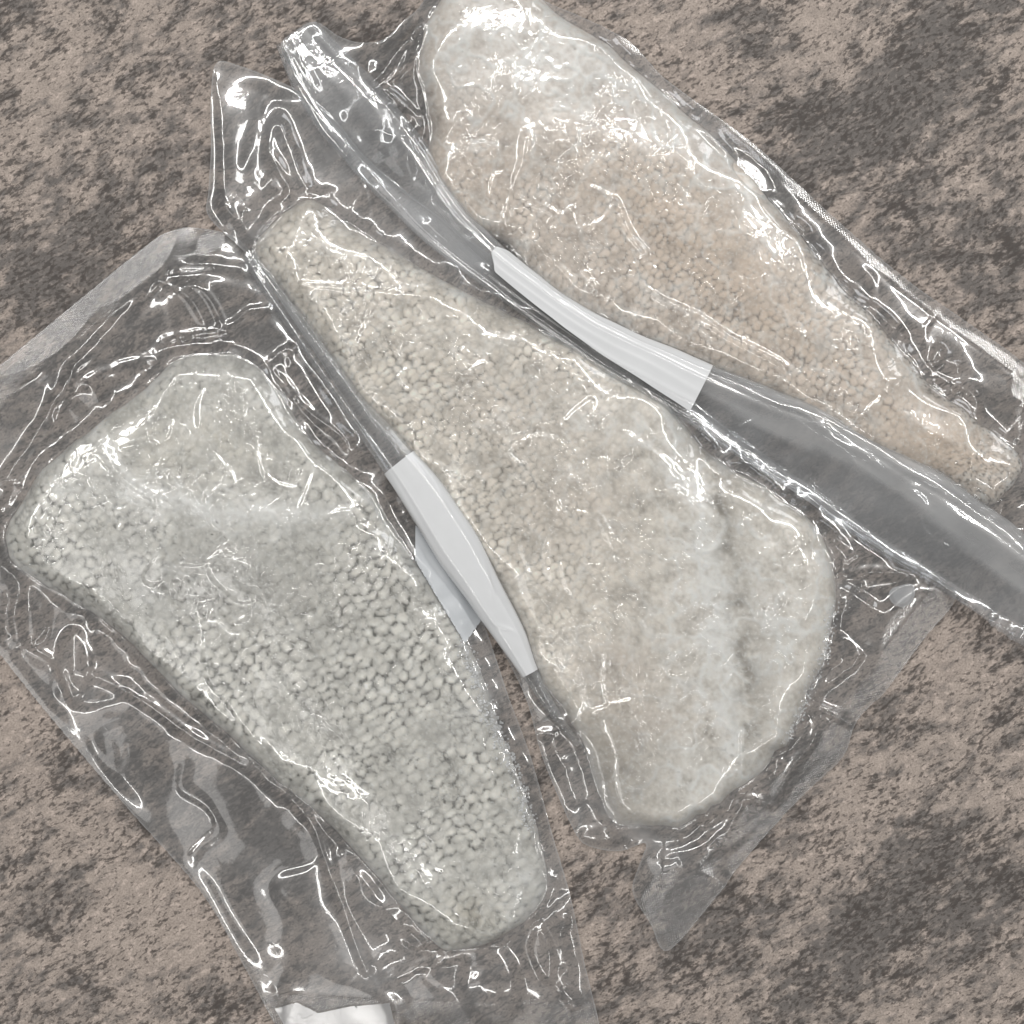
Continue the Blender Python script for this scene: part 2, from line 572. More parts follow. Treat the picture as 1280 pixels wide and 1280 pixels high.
def cells(x, y, ang, s, seed):
    """jittered staggered scale lattice: F1, F2-F1, signed along-axis offset, random per cell"""
    c, sn = math.cos(ang), math.sin(ang)
    wx = x + 8 * noise(x / 90, y / 90, seed) + 2.2 * noise(x / 17, y / 17, seed + 1)
    wy = y + 7 * noise(x / 60, y / 60, seed + 2) + 2.5 * noise(x / 17, y / 17, seed + 3)
    wj = 1.3 if s > 12 else 1.9
    wx = wx + wj * noise(x / 14, y / 14, seed + 5)
    wy = wy + wj * noise(x / 14, y / 14, seed + 6)
    u = (wx * c + wy * sn) / (s * 0.88)
    v = (-wx * sn + wy * c) / (s * 1.12)
    best1 = np.full(x.shape, 9.0); best2 = np.full(x.shape, 9.0)
    off = np.zeros(x.shape); rnd = np.zeros(x.shape)
    iv = np.floor(v)
    for dj in (-1, 0, 1):
        j = iv + dj
        sh = 0.5 * np.mod(j, 2)
        iu = np.floor(u - sh)
        for di in (-1, 0, 1):
            i = iu + di
            cx = i + sh + 0.5 + 0.24 * (_hash(i, j, seed) - 0.5)
            cy = j + 0.5 + 0.24 * (_hash(i, j, seed + 50) - 0.5)
            du, dv = u - cx, v - cy
            d = np.sqrt(du * du + dv * dv)
            r = _hash(i, j, seed + 90)
            m = d < best1
            best2 = np.where(m, best1, np.minimum(best2, d))
            off = np.where(m, du, off); rnd = np.where(m, r, rnd)
            best1 = np.where(m, d, best1)
    return best1, best2 - best1, off, rnd


def mix3(a, b, t):
    return a * (1 - t[:, None]) + np.array(b)[None, :] * t[:, None]


def fish_fold(key, x, y):
    """large relief of each fillet: flap steps, dents"""
    z = np.zeros_like(x)
    if key == 'A':
        P = spline([(120, 525), (150, 580), (185, 612), (260, 636), (330, 645), (395, 640), (430, 640)], False, 5)
        d, nx, ny, s = poly_dist(x, y, P, False)
        above = (y < ny)
        z += np.where(above, -0.0018 * smooth(0, 110, d) * gauss(x, y, 280, 560, 240), 0)
        z += 0.0004 * np.exp(-(d / 12) ** 2)
        z -= 0.0015 * gauss(x, y, 250, 745, 60, 40)
    if key == 'B':
        P = spline([(860, 540), (885, 620), (900, 700), (915, 790), (920, 880)], False, 5)
        d, nx, ny, s = poly_dist(x, y, P, False)
        z += np.where(x > nx, -0.0010, 0.0) * smooth(0, 110, d)
        z -= 0.0004 * np.exp(-((d + 6 * noise(x / 25, y / 25, 4)) / 16) ** 2)
        z -= 0.0015 * gauss(x, y, 780, 960, 90, 70)
    if key == 'C':
        P = spline([(600, 150), (680, 180), (780, 190), (860, 220), (930, 290)], False, 5)
        d, nx, ny, s = poly_dist(x, y, P, False)
        z += np.where(y < ny, -0.0006, 0.0) * smooth(0, 120, d)
        z += 0.0002 * np.exp(-(d / 16) ** 2)
    return z


def fish_skin(key, x, y, d):
    """returns relief (m) and linear colour"""
    F = FISH[key]
    sd = F['seed']
    s = F['s']
    f1, gap, off, rnd = cells(x, y, F['ang'], s, sd)
    lo = fbm(x / 110, y / 110, sd + 30, 4)
    mid = fbm(x / 28, y / 28, sd + 31, 4)
    hi = fbm(x / 7, y / 7, sd + 32, 3)
    # where scale pockets read clearly
    if key == 'A':
        clear = 1.0 - 0.85 * gauss(x, y, 260, 540, 170, 85, 0.1) - 0.55 * gauss(x, y, 260, 690, 120, 50) + 0.2 * gauss(x, y, 110, 690, 90)
        milk = 0.9 * gauss(x, y, 250, 630, 190, 26, 0.15) + 0.55 * gauss(x, y, 250, 720, 100, 60) + 0.5 * gauss(x, y, 660, 1110, 50, 60) + 0.35 * gauss(x, y, 300, 470, 90, 60)
        pale, gapc = srgb(222, 220, 213), srgb(74, 73, 68)
        warm, warmc = gauss(x, y, 590, 1140, 40, 30) * 0.9 + gauss(x, y, 250, 560, 90, 60) * 0.5 + gauss(x, y, 470, 660, 60) * .3, srgb(198, 192, 178)
    elif key == 'B':
        clear = 0.85 + 0.25 * gauss(x, y, 430, 400, 120) - 1.0 * gauss(x, y, 900, 800, 190, 230) - 0.5 * gauss(x, y, 750, 580, 120) - 0.3 * gauss(x, y, 560, 400, 90, 50) - 0.7 * gauss(x, y, 790, 880, 130) + 0.2 * gauss(x, y, 640, 640, 80)
        milk = 0.15 + 0.75 * gauss(x, y, 960, 800, 120, 180) + 0.7 * gauss(x, y, 880, 980, 100, 60) + 0.35 * gauss(x, y, 870, 680, 50, 160) + 0.3 * gauss(x, y, 740, 520, 90, 40, 0.5)
        pale, gapc = srgb(234, 226, 214), srgb(94, 87, 77)
        warm = gauss(x, y, 770, 830, 50, 36) * 0.5 + gauss(x, y, 810, 900, 60, 30) * 0.5 + gauss(x, y, 660, 500, 90, 50) * 0.35 + gauss(x, y, 700, 640, 80) * 0.35
        warmc = srgb(196, 181, 168)
    else:
        clear = 0.78 - 0.8 * gauss(x, y, 660, 60, 200, 130) - 0.45 * gauss(x, y, 900, 200, 160, 60, 0.8) - 0.4 * gauss(x, y, 1180, 540, 90) + 0.2 * gauss(x, y, 1000, 470, 130, 40, 0.5)
        milk = 0.25 + 0.75 * gauss(x, y, 640, 60, 170, 110) + 0.7 * gauss(x, y, 860, 175, 190, 40, 0.8) + 0.5 * gauss(x, y, 1150, 470, 120, 26, 0.75)
        pale, gapc = srgb(226, 213, 200), srgb(104, 90, 79)
        warm = gauss(x, y, 870, 270, 150, 90, 0.7) * 0.75 + gauss(x, y, 1180, 550, 70, 50) * 0.9 + gauss(x, y, 960, 400, 260, 60, .65) * .6 + gauss(x, y, 590, 220, 60) * .4
        warmc = srgb(212, 190, 168)
    clear = np.clip(clear + 0.45 * lo + 0.35 * mid, 0.03, 1)
    milk = np.clip(milk * (0.8 + 0.9 * mid) + 0.25 * smooth(0.25, 0.7, lo) + 0.6 * smooth(20, 2, d) * smooth(-0.2, 0.4, mid + lo), 0, 1)
    grey = np.zeros_like(x)
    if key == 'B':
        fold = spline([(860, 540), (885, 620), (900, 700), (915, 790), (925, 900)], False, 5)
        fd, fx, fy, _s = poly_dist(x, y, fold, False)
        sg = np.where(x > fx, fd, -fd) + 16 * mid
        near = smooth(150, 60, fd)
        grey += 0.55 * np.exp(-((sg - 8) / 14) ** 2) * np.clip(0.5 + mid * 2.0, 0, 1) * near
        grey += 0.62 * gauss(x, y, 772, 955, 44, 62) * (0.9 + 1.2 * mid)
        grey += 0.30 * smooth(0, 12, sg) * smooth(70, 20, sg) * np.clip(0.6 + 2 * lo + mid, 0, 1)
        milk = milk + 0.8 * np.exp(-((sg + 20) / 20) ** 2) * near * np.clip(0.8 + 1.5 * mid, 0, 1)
    if key == 'A':
        fold = spline([(120, 525), (150, 580), (185, 612), (260, 636), (330, 645), (395, 640), (430, 640)], False, 5)
        fd, fx, fy, _s = poly_dist(x, y, fold, False)
        milk = milk + 0.6 * smooth(16, 2, fd)
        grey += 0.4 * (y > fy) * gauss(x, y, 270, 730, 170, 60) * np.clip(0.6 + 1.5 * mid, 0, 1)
    if key == 'C':
        grey += 0.35 * gauss(x, y, 560, 130, 60, 60) * np.clip(0.6 + 1.5 * mid, 0, 1)
    # broken milky veins
    vein = smooth(0.10, 0.0, np.abs(fbm(x / 60, y / 60, sd + 40, 3))) * (0.18 + 0.6 * milk)
    edge = smooth(0.45, 0.02, gap)
    hole = smooth({'A': 0.10, 'B': 0.20, 'C': 0.20}[key], 0.74, f1 + {'A': 0.24, 'B': 0.34, 'C': 0.40}[key] * hi)
    tail = smooth(-0.35, 0.45, off if key != 'B' else -off)
    soft = {'A': 0.9, 'B': 0.6, 'C': 0.45}[key]
    dark = (soft * hole * (0.40 + 0.75 * tail) + (1 - soft) * edge * (0.25 + 0.75 * tail)) * clear * np.clip(0.78 + 0.9 * mid + 1.0 * lo + 0.7 * hi, 0.10, 1.35)
    wisp = smooth(0.16, 0.0, np.abs(fbm(x / 15, y / 15, sd + 61, 3))) * smooth(-0.05, 0.35, fbm(x / 42, y / 42, sd + 62, 3))
    dark = dark * (0.45 + 0.85 * smooth(-0.35, 0.25, noise(x / 11, y / 11, sd + 80)))
    blotch = smooth(0.15, 0.6, fbm(x / 34, y / 34, sd + 60, 4)) * 0.34 + 0.42 * wisp
    c = np.tile(np.array(pale)[None, :], (len(x), 1))
    c *= (0.90 + 0.14 * rnd * clear + 0.26 * hi + 0.50 * mid + 0.26 * lo)[:, None]
    c *= (0.94 + 0.10 * clear * (1 - np.clip(f1 * 1.6, 0, 1) ** 2))[:, None]
    c = mix3(c, warmc, np.clip(warm * (0.70 + 1.2 * mid), 0, 0.75))
    c = mix3(c, gapc, np.clip(dark * (0.86 if key == 'A' else 0.92) + blotch * (0.5 + 0.5 * clear), 0, 0.92))
    c = mix3(c, srgb(232, 232, 229), np.clip(0.85 * milk * (0.75 + 0.6 * hi) + 0.9 * vein, 0, 0.92))
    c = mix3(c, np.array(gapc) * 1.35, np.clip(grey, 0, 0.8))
    # dark pigment specks
    sp = smooth(0.42, 0.62, fbm(x / 5.5, y / 3.6, sd + 70, 2)) * smooth(-0.05, 0.35, fbm(x / 50, y / 50, sd + 71, 3))
    if key == 'A':
        sp = sp * (0.45 + 0.5 * gauss(x, y, 230, 720, 90)) + 0.8 * smooth(0.1, 0.5, fbm(x / 9, y / 9, sd + 72, 3)) * gauss(x, y, 245, 735, 45, 28)
    elif key == 'C':
        sp = sp * 0.35 + 0.9 * smooth(0.05, 0.35, fbm(x / 5, y / 4, sd + 72, 2)) * (smooth(16, 3, d) * smooth(880, 1080, x) + 0.8 * gauss(x, y, 1215, 590, 50, 34))
    else:
        sp = sp * 0.35 + 0.6 * smooth(0.1, 0.5, fbm(x / 9, y / 9, sd + 72, 3)) * gauss(x, y, 925, 930, 30, 20)
    c = mix3(c, srgb(70, 68, 62), np.clip(sp, 0, 0.75))
    dome = 1 - np.clip(f1 * 1.35, 0, 1) ** 2
    relief = 0.00005 * clear * dome + 0.00025 * mid + 0.00010 * hi - 0.0002 * dark
    relief += 0.0003 * vein
    return relief, np.clip(c, 0, 0.9)


fish_mat = fish_material("frozen_fish_skin")


def fish_surface(key, x, y):
    F = FISH[key]
    h, d, ns = fish_height(x, y, F['P'], F['H'], F['R'])
    z = np.clip(h + fish_fold(key, x, y) * smooth(0, 60, d), 0, 1)
    return z, d, ns


def build_fish(key, label, base):
    F = FISH[key]
    x, y, d, ns, Fc = grid_patch(F['P'], 1.6)
    z, dd, _ = fish_surface(key, x, y)
    relief, c = fish_skin(key, x, y, d)
    z = z + relief * smooth(0, 12, d)
    z = np.where(d <= 0.01, 0.0, z) + base
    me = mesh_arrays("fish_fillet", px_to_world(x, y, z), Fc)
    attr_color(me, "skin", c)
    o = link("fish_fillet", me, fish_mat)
    o['label'] = label
    o['category'] = 'fish fillet'
    o['group'] = 'frozen fish fillets in vacuum bags'
    return o


BASE = {'A': 0.0006, 'B': 0.0011, 'C': 0.0016}
fishA = build_fish('A', "greyish white frozen fillet with bold scale pockets, in the lower-left bag", BASE['A'])
fishB = build_fish('B', "cream frozen fillet in the middle bag, narrow scaly end up and smooth white end down", BASE['B'])
fishC = build_fish('C', "pinkish beige frozen fillet in the upper-right bag, tapering to a speckled tail", BASE['C'])

# ------------------------------------------------------------------ the bags
BAG_A = np.array(spline([(-110, 560), (-60, 512), (0, 462), (100, 378), (190, 306), (215, 292), (245, 286), (300, 300),
                  (330, 345), (385, 440), (440, 520), (500, 600), (560, 690), (602, 772), (636, 870), (665, 950), (690, 1040), (712, 1115),
                  (730, 1200), (752, 1300), (740, 1345), (560, 1350), (380, 1345), (345, 1280), (300, 1195), (250, 1110), (160, 1008),
                  (60, 890), (0, 815), (-60, 740), (-110, 650)], True, 5))
BAG_B = np.array(spline([(272, 81), (300, 84), (342, 100), (378, 118), (420, 152), (460, 200), (520, 250), (600, 310), (700, 380),
                  (800, 450), (900, 530), (1000, 600), (1100, 672), (1170, 722), (1192, 746), (1150, 800), (1106, 862), (1085, 882), (1066, 906),
                  (1052, 945), (1005, 990), (958, 1040), (900, 1108), (836, 1186), (812, 1152), (790, 1112), (800, 1075), (806, 1052),
                  (775, 1062), (742, 1058), (722, 1045), (700, 1000), (676, 940), (660, 880), (640, 835), (600, 765), (560, 705), (520, 640),
                  (480, 580), (440, 515), (400, 450), (360, 390), (325, 335), (303, 312), (262, 272), (262, 240), (265, 190),
                  (265, 125)], True, 5))
BAG_C = np.array(spline([(352, 62), (372, 40), (396, 30), (425, 48), (452, 56), (480, 52), (505, 30), (530, 6), (560, -50), (620, -60),
                  (665, -2), (720, 22), (762, 42), (792, 60), (830, 102), (890, 145), (950, 190), (1032, 266), (1130, 350),
                  (1215, 410), (1290, 468), (1350, 560), (1350, 760), (1330, 812), (1275, 782), (1195, 742), (1120, 700), (1060, 664), (1000, 622), (940, 580),
                  (890, 535), (840, 497), (790, 470), (740, 437), (690, 405), (630, 352), (590, 315), (550, 275), (500, 240), (450, 200), (410, 150),
                  (380, 108)], True, 5))

# places where the sealed band is tilted to mirror a lamp
TILTS = {
    'A': [(60, 420, 70, 26, -0.66, -0.98, 0.72, 1.85), (165, 338, 66, 26, -0.66, -0.98, 0.72, 1.85), (425, 1270, 60, 40, 0, -0.8, -0.75, 1.75)],
    'B': [(1140, 785, 50, 34, -0.9, 1.10, -0.69, 1.75), (868, 1130, 40, 40, 0.8, 0.17, -1.24, 1.75)],
    'C': [(938, 222, 26, 12, 0.8, 0.82, 0.90, 1.75)],
}
PUFFS = {
    'A': [(625, 1228, 62, 48, 0.3, 4.5), (690, 1175, 26, 40, -0.3, 2.5), (112, 832, 34, 50, -0.4, 3.5), (462, 1110, 40, 70, -0.6, 3.5), (250, 370, 60, 28, -0.2, 2.2),
          (130, 440, 70, 26, -0.65, 2.4), (400, 500, 24, 60, -0.6, 2.4), (540, 1240, 34, 40, 0, 2.5), (44, 772, 18, 34, 0, 2.0)],
    'B': [(345, 195, 30, 60, -0.2, 3.2), (310, 262, 26, 26, 0, 2.0), (1090, 690, 60, 20, 0.3, 2.0), (1080, 780, 60, 22, 0.6, 2.2), (980, 960, 26, 50, 0.6, 2.0), (880, 1060, 60, 20, -0.4, 2.2), (700, 950, 24, 50, -0.4, 2.0)],
    'C': [(500, 75, 30, 50, 0.5, 2.6), (500, 170, 18, 50, -0.2, 2.2), (1175, 455, 40, 20, 0.7, 2.2), (1250, 600, 30, 60, 0.3, 2.0), (930, 205, 60, 16, 0.8, 1.8)],
}
BAGS = {
    'A': dict(P=BAG_A, fish='A', z0=0.0042, seed=101,
              ridges=[
                  ([(0, 612), (40, 560), (76, 500), (98, 462), (118, 440), (150, 402), (178, 372), (196, 348), (238, 332), (302, 338)], 1.9, 5),
                  ([(198, 350), (240, 372), (262, 410)], 1.0, 4), ([(200, 350), (258, 366), (285, 412)], 1.1, 4),
                  ([(198, 436), (212, 425), (245, 418), (285, 412), (312, 392), (336, 386)], 1.2, 4),
                  ([(78, 502), (120, 474), (175, 452), (238, 442)], 1.2, 5),
                  ([(342, 452), (356, 440), (372, 437)], 0.8, 3.5), ([(342, 452), (368, 490), (395, 520), (432, 548), (438, 575)], 1.4, 4),
                  ([(42, 805), (75, 828), (98, 878)], 1.0, 3.5),
                  ([(130, 842), (180, 872), (240, 915), (300, 950), (360, 990)], 1.9, 5),
                  ([(360, 990), (396, 1034), (414, 1085), (440, 1160), (470, 1235)], 1.6, 4),
                  ([(98, 878), (150, 868), (172, 848)], 0.7, 5),
                  ([(318, 478), (316, 520), (330, 548), (338, 596), (372, 612), (382, 600)], 0.55, 2.6), ([(316, 500), (340, 560), (338, 600)], 0.4, 2.4),
                  ([(380, 640), (402, 585), (410, 566)], 0.6, 3), ([(120, 528), (150, 580), (185, 612), (225, 628)], 0.6, 3.5),
                  ([(265, 790), (268, 840), (290, 870), (330, 930), (360, 985)], 0.5, 2.8), ([(230, 700), (262, 702), (292, 690), (330, 705)], 0.5, 2.5),
                  ([(400, 650), (440, 640), (450, 660), (480, 672)], 0.5, 2.5),
                  ([(505, 1168), (520, 1178), (540, 1172)], 1.0, 3), ([(470, 1235), (520, 1205), (600, 1180), (700, 1120)], 1.3, 5),
                  ([(0, 640), (14, 625), (25, 600)], 1.4, 4), ([(610, 915), (650, 960), (676, 1040), (706, 1112)], 1.5, 5),
                  ([(400, 1255), (440, 1252), (490, 1246), (498, 1290)], 1.6, 5), ([(60, 1000), (150, 1040), (230, 1120)], 0.6, 14),
                  ([(0, 700), (14, 740), (12, 800)], 1.2, 6), ([(700, 1230), (720, 1260)], 1.0, 4),
                  ([(500, 600), (520, 660), (560, 720), (590, 800)], 1.6, 6),
              ],
              pockets=[([(262, 488), (252, 512), (256, 536), (272, 508), (272, 494)], 0.45, 2.4), ([(212, 555), (222, 528), (226, 545), (208, 556), (190, 552), (160, 562)], 0.45, 2.2),
                       ([(275, 568), (298, 592), (300, 612), (284, 594)], 0.45, 2.2), ([(268, 712), (304, 712), (302, 726), (328, 744), (308, 752), (288, 738)], 0.5, 2.4),
                       ([(255, 755), (275, 750), (300, 770), (318, 766), (330, 780), (300, 790), (282, 776), (262, 772)], 0.45, 2.2),
                       ([(190, 712), (214, 690), (226, 704), (206, 728), (190, 726)], 0.4, 2.2), ([(122, 600), (150, 632), (168, 636), (142, 640)], 0.4, 2.2),
                       ([(36, 738), (27, 765), (31, 792), (44, 806), (58, 790), (56, 765), (46, 742)], 1.3, 5),
                       ([(98, 785), (82, 802), (78, 830), (86, 858), (98, 878), (116, 850), (120, 826), (112, 800)], 1.7, 5),
                       ([(600, 1178), (580, 1202), (578, 1232), (598, 1268), (628, 1276), (646, 1244), (646, 1212), (630, 1182)], 2.0, 6),
                       ([(674, 1152), (662, 1180), (676, 1215), (690, 1222), (692, 1196), (684, 1166)], 1.5, 4),
                       ([(702, 1142), (698, 1152), (702, 1162), (710, 1156), (710, 1144)], 1.0, 3),
                       ([(448, 1088), (440, 1120), (470, 1142), (500, 1130), (470, 1100)], 1.5, 14)],
              hazeb=[(450, 1200, 60, 40, 0.3), (470, 1100, 40, 90, 0.22), (690, 1080, 30, 110, 0.2), (600, 1260, 120, 50, 0.15), (600, 860, 30, 80, 0.25), (120, 870, 60, 30, 0.12)]),
    'B': dict(P=BAG_B, fish='B', z0=0.0045, seed=202,
              ridges=[
                  ([(352, 150), (344, 172), (344, 200), (362, 225), (366, 245), (345, 268), (322, 300)], 1.7, 5),
                  ([(352, 150), (362, 180), (374, 215), (386, 244)], 1.8, 5), ([(386, 244), (402, 246), (418, 243)], 1.0, 3.5),
                  ([(312, 262), (308, 280), (316, 304)], 1.0, 4), ([(322, 300), (340, 280), (356, 268)], 1.2, 4),
                  ([(272, 84), (278, 150), (282, 230), (286, 280)], 0.9, 4),
                  ([(340, 108), (325, 160), (308, 220)], 0.5, 6),
                  ([(400, 262), (460, 296), (520, 345), (580, 372), (640, 402), (700, 425), (760, 462)], 1.0, 5),
                  ([(1046, 716), (1080, 712), (1130, 716), (1150, 722)], 1.7, 5),
                  ([(1048, 732), (1070, 748), (1098, 766), (1122, 778), (1150, 790)], 1.7, 5),
                  ([(1024, 660), (1030, 682), (1050, 698), (1062, 702)], 1.2, 3.5), ([(1024, 660), (1050, 680), (1066, 700)], 1.0, 3.5),
                  ([(1002, 874), (1030, 852), (1062, 828), (1078, 815)], 1.6, 4.5), ([(1002, 874), (1034, 888), (1068, 907)], 1.6, 4),
                  ([(1002, 874), (1014, 895), (1016, 915), (990, 950), (962, 1000)], 1.5, 4),
                  ([(962, 1000), (930, 996), (920, 1010), (900, 1035), (860, 1060), (816, 1070)], 1.5, 4.5),
                  ([(700, 845), (716, 882), (712, 915)], 1.2, 4), ([(668, 848), (690, 885), (712, 902), (760, 880), (800, 870)], 1.6, 4),
                  ([(712, 902), (735, 950), (752, 1000), (764, 1030)], 1.5, 5), ([(630, 925), (660, 918), (700, 912)], 1.0, 4),
                  ([(845, 1078), (872, 1070), (892, 1055)], 0.8, 5),
                  ([(870, 565), (890, 590), (922, 588), (945, 600)], 1.0, 3.5), ([(845, 533), (868, 556), (875, 570)], 0.9, 3.5),
                  ([(530, 500), (545, 520), (570, 560), (600, 620)], 0.5, 6),
                  ([(366, 362), (420, 362), (470, 372), (548, 376)], 0.7, 3), ([(758, 806), (756, 850), (762, 880)], 0.6, 3),
                  ([(690, 630), (740, 640), (770, 690)], 0.7, 3.5), ([(690, 730), (688, 680), (700, 640), (710, 560)], 0.6, 3.5),
                  ([(770, 540), (800, 560), (840, 590)], 0.6, 4), ([(1010, 690), (1040, 700)], 0.5, 4),
              ],
              pockets=[([(640, 560), (668, 545), (700, 552), (690, 575), (660, 580), (640, 572)], 0.45, 2.2), ([(700, 532), (735, 500), (740, 515), (712, 545)], 0.45, 2.2),
                       ([(650, 680), (655, 700), (664, 712), (668, 690), (660, 676)], 0.4, 2.2), ([(780, 745), (808, 740), (812, 758), (790, 768), (774, 760)], 0.45, 2.2),
                       ([(800, 770), (816, 772), (806, 784)], 0.35, 2.0), ([(500, 470), (520, 462), (532, 476), (512, 488)], 0.4, 2.2), ([(585, 470), (602, 455), (612, 462), (596, 480)], 0.4, 2.2),
                       ([(450, 430), (462, 410), (478, 418), (462, 440)], 0.4, 2.2), ([(812, 582), (834, 590), (846, 600), (824, 600)], 0.45, 2.4), ([(840, 608), (852, 616), (850, 622), (842, 620)], 0.4, 2.2),
                       ([(700, 700), (712, 690), (722, 720), (712, 740), (702, 722)], 0.4, 2.2),
                       ([(724, 1046), (732, 1032), (764, 1028), (784, 1042), (770, 1050), (742, 1054)], 1.5, 4.5),
                       ([(786, 1044), (794, 1050), (786, 1056)], 0.9, 3),
                       ([(1072, 1010), (1075, 1010), (1075, 1013)], 0.1, 3),
                       ([(1028, 800), (1046, 790), (1064, 800), (1074, 818), (1040, 830), (1030, 822)], 1.2, 4)],
              hazeb=[(320, 150, 70, 60, 0.17), (420, 190, 60, 60, 0.25), (590, 320, 120, 30, 0.3), (470, 300, 90, 30, 0.25),
                     (320, 290, 30, 30, 0.3), (750, 980, 40, 60, 0.25), (800, 1040, 60, 15, 0.4)]),
    'C': dict(P=BAG_C, fish='C', z0=0.0042, seed=303,
              ridges=[
                  ([(468, 110), (485, 92), (505, 65), (526, 34)], 1.4, 3.5), ([(486, 112), (510, 80), (526, 34)], 1.4, 3.5),
                  ([(470, 110), (500, 132), (522, 152), (518, 180), (524, 226)], 1.6, 4), ([(464, 55), (462, 90), (470, 112)], 1.0, 4),
                  ([(690, 20), (720, 40), (755, 68)], 1.0, 4), ([(745, 65), (760, 78), (768, 84)], 1.4, 4),
                  ([(860, 160), (880, 172), (915, 205), (934, 226), (946, 238)], 1.5, 3.5), ([(990, 280), (1004, 294)], 1.4, 4),
                  ([(1078, 380), (1100, 398), (1122, 420), (1126, 430)], 1.4, 4),
                  ([(1182, 482), (1200, 486), (1214, 500), (1216, 520)], 1.4, 3.5), ([(1160, 470), (1182, 482)], 1.2, 4),
                  ([(1275, 505), (1272, 530), (1264, 556)], 1.4, 4), ([(1248, 622), (1242, 645), (1228, 652)], 1.2, 3.5),
                  ([(1228, 650), (1250, 668), (1280, 672)], 1.2, 4),
                  ([(658, 165), (652, 210), (634, 270), (632, 318)], 0.9, 3.5), ([(664, 170), (656, 210), (655, 250), (690, 272), (705, 280)], 0.7, 3),
                  ([(700, 280), (716, 268), (726, 290), (750, 284), (765, 262), (748, 248), (728, 240)], 0.55, 2.4),
                  ([(720, 352), (742, 360), (730, 346), (760, 352), (800, 362), (832, 384), (870, 398), (905, 424), (950, 446), (990, 470)], 0.5, 2.3),
                  ([(760, 344), (800, 346), (812, 340), (770, 336)], 0.45, 2.2), ([(770, 260), (784, 300), (804, 324), (794, 332)], 0.5, 2.3),
                  ([(640, 285), (680, 320), (720, 362)], 0.8, 3), ([(735, 353), (746, 376), (736, 368)], 0.7, 3),
                  ([(762, 250), (780, 290), (802, 322), (796, 336)], 0.7, 3), ([(664, 0), (660, 30), (656, 60)], 0.7, 5),
                  ([(800, 370), (850, 392), (900, 420), (960, 450), (990, 470)], 0.6, 3.2),
                  ([(1080, 430), (1088, 460), (1104, 476), (1150, 468)], 0.8, 5), ([(1104, 476), (1080, 500), (1060, 520)], 0.8, 5),
                  ([(590, 150), (560, 175), (545, 190)], 0.8, 4),
              ],
              pockets=[([(1162, 438), (1158, 452), (1166, 460), (1174, 444), (1172, 435)], 1.3, 3.5),
                       ([(1188, 456), (1192, 464), (1198, 458)], 1.0, 3.5),
                       ([(618, 225), (612, 245), (622, 262), (634, 245), (630, 225)], 0.6, 2.5)],
              hazeb=[(760, 100, 60, 60, 0.2), (880, 180, 60, 30, 0.25), (1140, 620, 100, 30, 0.2)]),
}

# parts of each outline that are heat-sealed: (polyline, band width px)
SEALS = {
    'A': [([(-110, 560), (-60, 512), (0, 462), (100, 378), (190, 306), (250, 286)], 36), ([(345, 1300), (750, 1310)], 60)],
    'B': [([(1192, 746), (1106, 862), (1066, 906)], 34), ([(1052, 945), (958, 1040), (836, 1186)], 42), ([(836, 1186), (860, 1140)], 60)],
    'C': [([(760, 40), (950, 190), (1130, 350), (1290, 468)], 15), ([(1275, 480), (1275, 560)], 18)],
}


